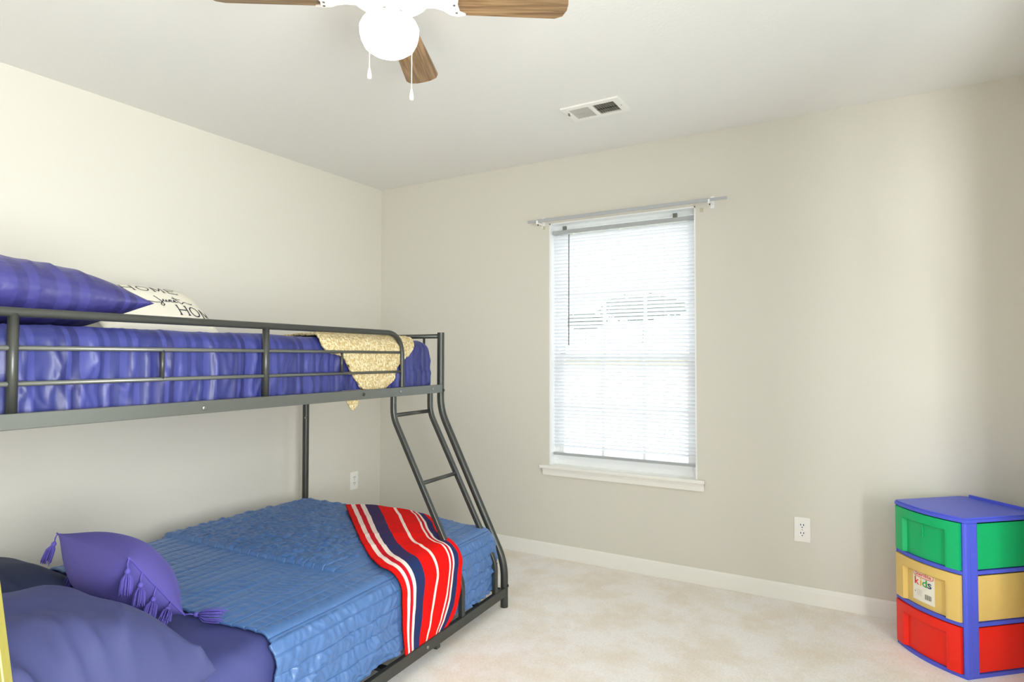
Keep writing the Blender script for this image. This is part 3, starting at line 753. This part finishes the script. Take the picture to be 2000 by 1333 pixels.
# ------------------------------------------------------------------ pillows
def pillow(name, c, ex, ey, ez, W, D, Tt, material, cs=.15, wr=.010, seed=0, pinch=.10, n=70, deform=None, hem=None, parent=None, power=.5, uvs=1.0, uvax=0):
    """stuffed pillow: ex, ey unit axes of its plane, ez its thickness axis. returns object and the surface function"""
    c = Vector(c); ex = Vector(ex).normalized(); ey = Vector(ey).normalized(); ez = Vector(ez).normalized()
    def surf(a, b, side):
        x = a * W / 2 * (1 - pinch * (1 - b * b) * abs(a) ** 3 * .9); y = b * D / 2 * (1 - pinch * (1 - a * a) * abs(b) ** 3 * .9)
        prof = max(0, (1 - abs(a) ** 2.6)) ** power * max(0, (1 - abs(b) ** 2.6)) ** power
        z = side * Tt / 2 * prof
        ed = max(abs(a), abs(b)); k = min(1, (1 - ed) * 6)
        cr = RN(a * 3.4 + .5 * N(b * 2, a, seed) + seed, b * .7, seed) ** 4 * max(0, (-b - cs) / (1 - cs)) ** .8 + .06 * RN(b * 2.2 + .4 * N(a * 2, b, seed + 2) + seed, a * .7, seed + 5) ** 5 * abs(a)
        z += side * wr * cr * k + wr * .35 * N(a * 2.2, b * 2.2, seed)
        p = Vector((x, y, z))
        if deform: p = deform(p, a, b)
        return c + ex * p.x + ey * p.y + ez * p.z
    bm = bmesh.new(); uvl = bm.loops.layers.uv.new('UVMap'); G = {}
    for side in (1, -1):
        for i in range(n + 1):
            for j in range(n + 1):
                a = math.sin((i / n - .5) * PI); b = math.sin((j / n - .5) * PI)
                edge = i in (0, n) or j in (0, n)
                if side == -1 and edge: G[(side, i, j)] = G[(1, i, j)]; continue
                G[(side, i, j)] = bm.verts.new(surf(a, b, side))
    for side in (1, -1):
        for i in range(n):
            for j in range(n):
                idx = [(i, j), (i + 1, j), (i + 1, j + 1), (i, j + 1)]
                if side == -1: idx.reverse()
                f = bm.faces.new([G[(side, a, b)] for a, b in idx])
                for l, (a, b) in zip(f.loops, idx):
                    uv = ((a / n) * W * uvs, (b / n) * D * uvs); l[uvl].uv = uv if uvax == 0 else (uv[1], uv[0])
    o = link(name, bm, material, parent, True, origin=None if parent else tuple(c - ez * 0))
    return o, surf

def dirB(u, v, z): return UU * u + VV * v + ZZ * z
# upper bunk pillow
def hemB(a, b): pass
up_o, up_s = pillow('pillow', B(1.80, .80, 1.402), dirB(1, .05, .06), dirB(0, 1, .0), ZZ, .60, .72, .215, M['satinpillow'], wr=.016, seed=11, cs=.5, power=.55, pinch=.07)
tag(up_o, 'shiny navy striped pillow at the head of the top bunk', 'pillow')
# lower bunk pillows
def droop(p, a, b): return p - Vector((0, 0, .06 * max(abs(a), abs(b)) ** 4))
lp_o, lp_s = pillow('pillow', B(1.875, .335, .480), dirB(1, .05, .03), dirB(0, 1, .0), ZZ, .52, .72, .25, M['violet'], wr=.045, seed=23, power=.42, pinch=.05, deform=droop)
tag(lp_o, 'large violet pillow in the bottom left foreground of the bottom bunk', 'pillow')
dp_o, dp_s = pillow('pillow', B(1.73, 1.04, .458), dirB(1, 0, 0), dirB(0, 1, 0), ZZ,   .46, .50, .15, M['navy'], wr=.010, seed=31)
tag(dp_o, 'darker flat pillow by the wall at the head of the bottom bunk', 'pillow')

# tasselled cushion
Dc = B(1.436, .347, .415); Cc = B(1.622, .335, .648); Ac = B(1.585, .785, .648); Bc = Ac + (Dc - Cc)
ctr = (Dc + Cc + Ac + Bc) / 4; cx_ = (Cc - Ac); cy_ = (Cc - Dc)
cu_o, cu_s = pillow('tasselled_cushion', ctr, cx_, cy_, cx_.cross(cy_), cx_.length, cy_.length, .20, M['cushion'], wr=.008, seed=41, pinch=.05, power=.72)
tag(cu_o, 'purple cushion with tassels leaning between the pillow and the quilt', 'cushion')
for sgn in (1, -1):
    bm = bmesh.new(); tube(bm, [cu_s(sgn, -1 + k / 15, 1) for k in range(31)], .0028, 6); link('piping', bm, M['tassel'], cu_o, True)
def tassel(p, d, L, loopL=.03, spread=.012, seed=0):
    random.seed(seed); p = Vector(p); d = Vector(d).normalized(); x = d.orthogonal().normalized(); y = d.cross(x)
    bm = bmesh.new(); k = p + d * loopL
    tube(bm, [p, p + d * loopL * .5 + x * .002, k], .0022, 6)
    tube(bm, [k - d * .003, k + d * .004, k + d * .010, k + d * .014], [.003, .0075, .007, .0045], 10)
    for i in range(34):
        an = random.random() * 2 * PI; r = math.sqrt(random.random()); e = (x * math.cos(an) + y * math.sin(an))
        l = L * (.9 + .2 * random.random()); q0 = k + d * .010 + e * r * .004
        tube(bm, [q0, q0 + d * l * .3 + e * r * spread * .8, q0 + d * l * .7 + e * r * spread * .95, q0 + d * l + e * r * spread], .0012, 5)
    return link('tassel', bm, M['tassel'], cu_o, True)
down = Vector((0, 0, -1))
cf = -1.0
tass = [(1, .97, down + dirB(.15, -.1, 0), .055), (1, .5, down + dirB(.3, -.25, 0), .05), (1, .0, down + dirB(.4, -.3, .3), .05), (1, -.5, dirB(.6, -.6, -.25), .05), (1, -.97, dirB(-.35, -.55, -.02), .075),
        (-1, .97, down + dirB(.15, .35, 0), .06), (-1, .2, down + dirB(.3, .2, 0), .06)]
for i, (a, b, d, L) in enumerate(tass): tassel(cu_s(a, b, 1), d, L, seed=i, spread=.014 if i != 4 else .022)

# "home sweet home" cushion, leaning against the wall on the top bunk
e_x = dirB(-1, 0, 0); e_y = dirB(0, .80, .60); sc_c = B(1.055, 1.165, 1.412)
def sdef(p, a, b): return p
ez_ = e_x.cross(e_y) * 1.0
if ez_.dot(dirB(.3, -1, .3)) < 0: ez_ = -ez_
sg_o, sg_s = pillow('lettered_cushion', sc_c, e_x, e_y, ez_, .50, .32, .14, M['canvas'], wr=.004, seed=51, pinch=.03)
tag(sg_o, 'cream cushion lettered HOME sweet HOME leaning on the wall behind the top bunk', 'cushion')
def stroke(bm, pts, wd, sf):
    """ribbon along 2-D pts on the cushion face"""
    fine = []
    for p, q in zip(pts, pts[1:]):
        n = max(1, int(math.dist(p, q) / .02))
        for k in range(n): fine.append((p[0] + (q[0] - p[0]) * k / n, p[1] + (q[1] - p[1]) * k / n))
    fine.append(pts[-1]); L = []; Rr = []
    for i, p in enumerate(fine):
        a = fine[max(i - 1, 0)]; b = fine[min(i + 1, len(fine) - 1)]; dx, dy = b[0] - a[0], b[1] - a[1]; l = math.hypot(dx, dy) or 1
        nx, ny = -dy / l * wd / 2, dx / l * wd / 2
        L.append(bm.verts.new(sf(p[0] + nx, p[1] + ny * 1.5))); Rr.append(bm.verts.new(sf(p[0] - nx, p[1] - ny * 1.5)))
    for i in range(len(L) - 1): bm.faces.new((L[i], L[i + 1], Rr[i + 1], Rr[i]))
def sfc(x, y):
    x = max(-.97, min(.97, x)); y = max(-.97, min(.97, y)); return sg_s(x, y, 1) + ez_ * .0012
def ell(cx, cy, rx, ry, n=18, a0=0, a1=2 * PI): return [(cx + rx * math.cos(a0 + (a1 - a0) * k / n), cy + ry * math.sin(a0 + (a1 - a0) * k / n)) for k in range(n + 1)]
def letters(bm, word, x, y, w, h, gap, wd):
    for ch in word:
        s = w * .13
        if ch == 'H': P = [[(x, y), (x, y + h)], [(x + w, y), (x + w, y + h)], [(x, y + h / 2), (x + w, y + h / 2)]] + [[(x + o - s, y + k), (x + o + s, y + k)] for o in (0, w) for k in (0, h)]
        elif ch == 'O': P = [ell(x + w / 2, y + h / 2, w * .55, h / 2)]
        elif ch == 'M': P = [[(x, y), (x, y + h), (x + w / 2, y + h * .15), (x + w, y + h), (x + w, y)]] + [[(x + o - s, y), (x + o + s, y)] for o in (0, w)]
        elif ch == 'E': P = [[(x + w, y + h * .15), (x + w, y), (x, y), (x, y + h), (x + w, y + h), (x + w, y + h * .85)], [(x, y + h / 2), (x + w * .75, y + h / 2)]]
        for p in P: stroke(bm, p, wd, sfc)
        x += w + gap
bm = bmesh.new(); letters(bm, 'HOME', -.42, .36, .17, .30, .09, .022); link('lettering', bm, M['ink'], sg_o)
bm = bmesh.new(); letters(bm, 'HOME', .28, -.62, .155, .36, .075, .026); link('lettering', bm, M['ink'], sg_o)
bm = bmesh.new()
def sw(p): stroke(bm, [(.06 + x * .60, -.10 + y * .55) for x, y in p], .020, sfc)
sw([(-.75, -.25), (-.65, -.12), (-.5, -.08), (-.35, -.13), (-.2, -.18), (-.05, -.15)])
sw([(-.12, .38), (-.06, .20), (.0, -.05), (.02, -.3), (-.04, -.42), (-.09, -.34), (-.03, -.15), (.06, .0), (.09, .15)])
sw([(.09, .15), (.08, -.02), (.13, -.06), (.17, .12), (.18, -.04), (.23, -.04), (.26, .14)])
sw([(.26, .0), (.34, .08), (.31, .16), (.27, .08), (.30, -.05), (.38, -.03)]); sw([(.38, .0), (.46, .08), (.43, .16), (.39, .08), (.42, -.05), (.50, -.03)])
sw([(.46, .46), (.52, .15), (.58, -.08), (.63, -.1)]); sw([(.40, .30), (.66, .26)])
sw([(.62, -.1), (.70, .05), (.78, .10), (.86, .04), (.95, .02), (1.02, .10)])
link('lettering', bm, M['ink'], sg_o)
bm = bmesh.new(); stroke(bm, ell(.62, .72, .05, .06, 10, 0, PI * 1.2), .02, sfc); link('printed_mark', bm, M['ink'], sg_o)

# ------------------------------------------------------------------ storage drawers
P0 = Vector((3.398, -.500, 0)); dF = Vector((-.676, .737, 0)).normalized(); dD = Vector((.737, .676, 0)).normalized()
WF, DF, HT = .322, .358, .607    # front width, depth, height
def Q(x, y, z): return P0 + dF * x + dD * y + ZZ * z        # x along the front from the near corner, y into the unit
dr = thing('storage_drawers', 'blue plastic three-drawer storage cart in the right corner', 'storage drawers', Q(WF / 2, DF / 2, 0))
def bow(x): return -.030 * (1 - ((x - WF / 2) / (WF / 2)) ** 2)        # convex front
def outline(ins=0.0, n=14, rc=.03):
    pts = []
    for k in range(n + 1):
        x = ins + (WF - 2 * ins) * k / n; pts.append((x, bow(x) + ins))
    pts += [(WF - ins, DF - rc), (WF - ins - rc * .3, DF - ins - rc * .3), (WF - rc, DF - ins), (rc, DF - ins), (ins + rc * .3, DF - ins - rc * .3), (ins, DF - rc)]
    return pts
def plate(bm, ins, z0, z1, inner=None):
    o = outline(ins); A = [bm.verts.new(Q(x, y, z0)) for x, y in o]; Bv = [bm.verts.new(Q(x, y, z1)) for x, y in o]; n = len(o)
    for i in range(n): bm.faces.new((A[i], A[(i + 1) % n], Bv[(i + 1) % n], Bv[i]))
    bm.faces.new(A); bm.faces.new(list(reversed(Bv)))
def qbox(bm, lo, hi, bevel=0.0):
    for v in box(bm, lo, hi, bevel=bevel): v.co = Q(*v.co)
def fin(name, bm, mt, par, sm=False):
    bmesh.ops.recalc_face_normals(bm, faces=bm.faces); return link(name, bm, mt, par, sm)
bm = bmesh.new(); plate(bm, -.004, .588, .600); plate(bm, .0, .600, .606)
qbox(bm, (.03, DF - .012, .604), (WF - .03, DF - .004, .617), .002)
fin('top_panel', bm, M['blue'], dr)
# frame: four posts and the shelf rims
bm = bmesh.new(); PW = .062
for k in (0,):
    pass
def post(bm, x0, x1, y0, y1): qbox(bm, (x0, y0, .0), (x1, y1, .592), .010)
post(bm, .0, .017, .010, .062); post(bm, WF - .017, WF, .010, .062); post(bm, 0, .017, DF - .05, DF); post(bm, WF - .017, WF, DF - .05, DF)
fin('corner_post', bm, M['blue'], dr)
bm = bmesh.new(); qbox(bm, (-.001, -.004, .0), (.018, .030, .592), .009); fin('front_post', bm, M['blue'], dr)
bm = bmesh.new(); qbox(bm, (WF - .006, -.002, .0), (WF, .02, .592), .002); fin('front_post', bm, M['blue'], dr)
LV = [(0, .014), (.193, .207), (.389, .403)]
for z0, z1 in LV:
    bm = bmesh.new(); plate(bm, .001, z0, z1); fin('shelf', bm, M['blue'], dr)
bm = bmesh.new(); qbox(bm, (.01, DF - .006, .01), (WF - .01, DF - .001, .59)); fin('back_panel', bm, M['blue'], dr)
def drawer(z0, z1, mt):
    d = thing_part = None
    # front: bowed sheet with a recessed pull panel
    bm = bmesh.new(); x0, x1 = .016, WF - .004; nx, nz = 48, 30
    def yy(x, z):
        y = bow(x) - .006
        fx = (x - x0) / (x1 - x0); fz = (z - z0) / (z1 - z0)
        def ss(a, b, t): t = max(0, min(1, (t - a) / (b - a))); return t * t * (3 - 2 * t)
        k = ss(.16, .19, fx) * (1 - ss(.79, .84, fx)) * (1 - ss(.76, .785, fz)) 
        return y + .016 * k
    V = [[bm.verts.new(Q(x0 + (x1 - x0) * i / nx, yy(x0 + (x1 - x0) * i / nx, z0 + (z1 - z0) * j / nz), z0 + (z1 - z0) * j / nz)) for j in range(nz + 1)] for i in range(nx + 1)]
    for i in range(nx):
        for j in range(nz): bm.faces.new((V[i][j], V[i + 1][j], V[i + 1][j + 1], V[i][j + 1]))
    b = bmesh.ops.extrude_face_region(bm, geom=list(bm.faces)); 
    for v in [g for g in b['geom'] if isinstance(g, bmesh.types.BMVert)]: v.co += dD * .012
    f = fin('drawer', bm, mt, dr, 'auto')
    bm = bmesh.new(); zz1 = z1 - .004
    qbox(bm, (.006, .045, z0 + .002), (.012, DF - .03, zz1)); qbox(bm, (WF - .012, .045, z0 + .002), (WF - .006, DF - .03, zz1))
    qbox(bm, (.01, .02, z0 + .001), (WF - .01, DF - .03, z0 + .006)); qbox(bm, (.01, DF - .034, z0 + .002), (WF - .01, DF - .03, zz1))
    fin('drawer_bin', bm, mt, f); return f
d3 = drawer(.016, .190, M['red']); d2 = drawer(.209, .386, M['yellow']); d1 = drawer(.405, .584, M['green'])
bm = bmesh.new(); xm = WF * .52; y_ = bow(xm) + .010
qbox(bm, (xm - .002, y_ - .004, .492), (xm + .002, y_ + .001, .540), .0015); fin('molded_rib', bm, M['green'], d1)
# label on the yellow drawer (x grows to the far left, so text runs towards -x)
LX0, LX1, LZ0, LZ1 = .118, .222, .228, .354
def LQ(s, t, o=0):
    x = LX1 - (LX1 - LX0) * s; return Q(x, bow(x) + .010 - .0012 - o, LZ0 + (LZ1 - LZ0) * t)
def patch(name, pts, mt, par, o):
    bm = bmesh.new(); vs = [bm.verts.new(LQ(s, t, o)) for s, t in pts]; f = bm.faces.new(vs); bmesh.ops.triangulate(bm, faces=[f]); return fin(name, bm, mt, par)
bm = bmesh.new(); n = 10
V = [[bm.verts.new(LQ(i / n, j / 2, .0)) for j in range(3)] for i in range(n + 1)]
for i in range(n):
    for j in range(2): bm.faces.new((V[i][j], V[i + 1][j], V[i + 1][j + 1], V[i][j + 1]))
lab = fin('paper_label', bm, M['paper'], d2)
def line(bm, pts, w, o=.0006):
    L = []; R = []
    for i, p in enumerate(pts):
        a = pts[max(i - 1, 0)]; b = pts[min(i + 1, len(pts) - 1)]; dx, dy = b[0] - a[0], (b[1] - a[1]) * 1.3; l = math.hypot(dx, dy) or 1
        L.append(bm.verts.new(LQ(p[0] - dy / l * w, p[1] + dx / l * w * .77, o))); R.append(bm.verts.new(LQ(p[0] + dy / l * w, p[1] - dx / l * w * .77, o)))
    for i in range(len(L) - 1): bm.faces.new((L[i], L[i + 1], R[i + 1], R[i]))
bm = bmesh.new(); ov = []
for k in range(33):
    an = 2 * PI * k / 32; c_, s_ = math.cos(an), math.sin(an); ov.append((.5 + .45 * (abs(c_) ** .45) * (1 if c_ > 0 else -1), .86 + .10 * (abs(s_) ** .6) * (1 if s_ > 0 else -1)))
line(bm, ov, .012); fin('label_border', bm, M['lred'], lab)
def text_on(txt, s0, s1, t0, t1, mt, par, cols=None, o=.0009):
    cu = bpy.data.curves.new('txt', 'FONT'); cu.body = txt; cu.size = 1; cu.resolution_u = 2; cu.offset = .012
    ob = bpy.data.objects.new('txt', cu); COL.objects.link(ob); dg = bpy.context.evaluated_depsgraph_get(); me = bpy.data.meshes.new_from_object(ob.evaluated_get(dg))
    bpy.data.objects.remove(ob); bm = bmesh.new(); bm.from_mesh(me); bpy.data.meshes.remove(me)
    xs = [v.co.x for v in bm.verts]; ys = [v.co.y for v in bm.verts]; ax, bx, ay, by = min(xs), max(xs), min(ys), max(ys)
    for v in bm.verts: v.co = LQ(s0 + (s1 - s0) * (v.co.x - ax) / (bx - ax), t0 + (t1 - t0) * (v.co.y - ay) / (by - ay), o)
    fin('lettering', bm, mt, par)
text_on('Sterilite', .13, .87, .80, .92, M['lred'], lab)
text_on('k', .10, .32, .50, .74, M['lred'], lab); text_on('i', .36, .44, .50, .74, M['lyel'], lab); text_on('d', .47, .68, .50, .74, M['lgrn'], lab); text_on('s', .70, .88, .50, .67, M['lnavy'], lab)
bm = bmesh.new()
for k in range(9): line(bm, [(.60 + .032 * k, .12), (.60 + .032 * k, .28)], .007 if k % 3 else .012)
line(bm, [(.10, .27), (.15, .27)], .02)
for k in range(4): line(bm, [(.2, .34 - .05 * k), (.45, .34 - .05 * k)], .004)
fin('barcode', bm, M['lgrey'], lab)

# ------------------------------------------------------------------ yellow rule leaning on the bed head
ru = thing('yardstick', 'yellow ruled stick leaning on the bunk head, at the bottom left edge', 'ruler', (0, 0, 0))
pa = B(2.098, -.10, .621); pb = B(2.112, -.10, .737); dd = (pb - pa).normalized()
f0 = pa - dd * (pa.z / dd.z); ru.location = f0; top = f0 + dd * (1.02)
side = Vector(r2); side = (side - dd * side.dot(dd)).normalized(); nn = side.cross(dd)
if nn.dot(Vector((3.118, -3.41, 1.2)) - pa) < 0: nn = -nn
def Yq(a, b, c): return f0 + side * a + dd * b + nn * c
def ybox(bm, lo, hi):
    for v in box(bm, lo, hi): v.co = Yq(*v.co)
    bmesh.ops.recalc_face_normals(bm, faces=bm.faces)
bm = bmesh.new(); ybox(bm, (-.036, 0, -.004), (.008, 1.02, .004)); link('stick', bm, M['rulery'], ru)
bm = bmesh.new(); ybox(bm, (-.004, .002, .004), (-.0005, 1.018, .0046)); link('painted_highlight', bm, M['rulerl'], ru)  # highlight along the stick, put in as a paler strip
bm = bmesh.new()
for k in range(100): ybox(bm, (-.034, .01 + k * .01, .004), (-.018 if k % 5 == 0 else -.024, .0112 + k * .01, .0045))
link('tick_marks', bm, M['dark'], ru)
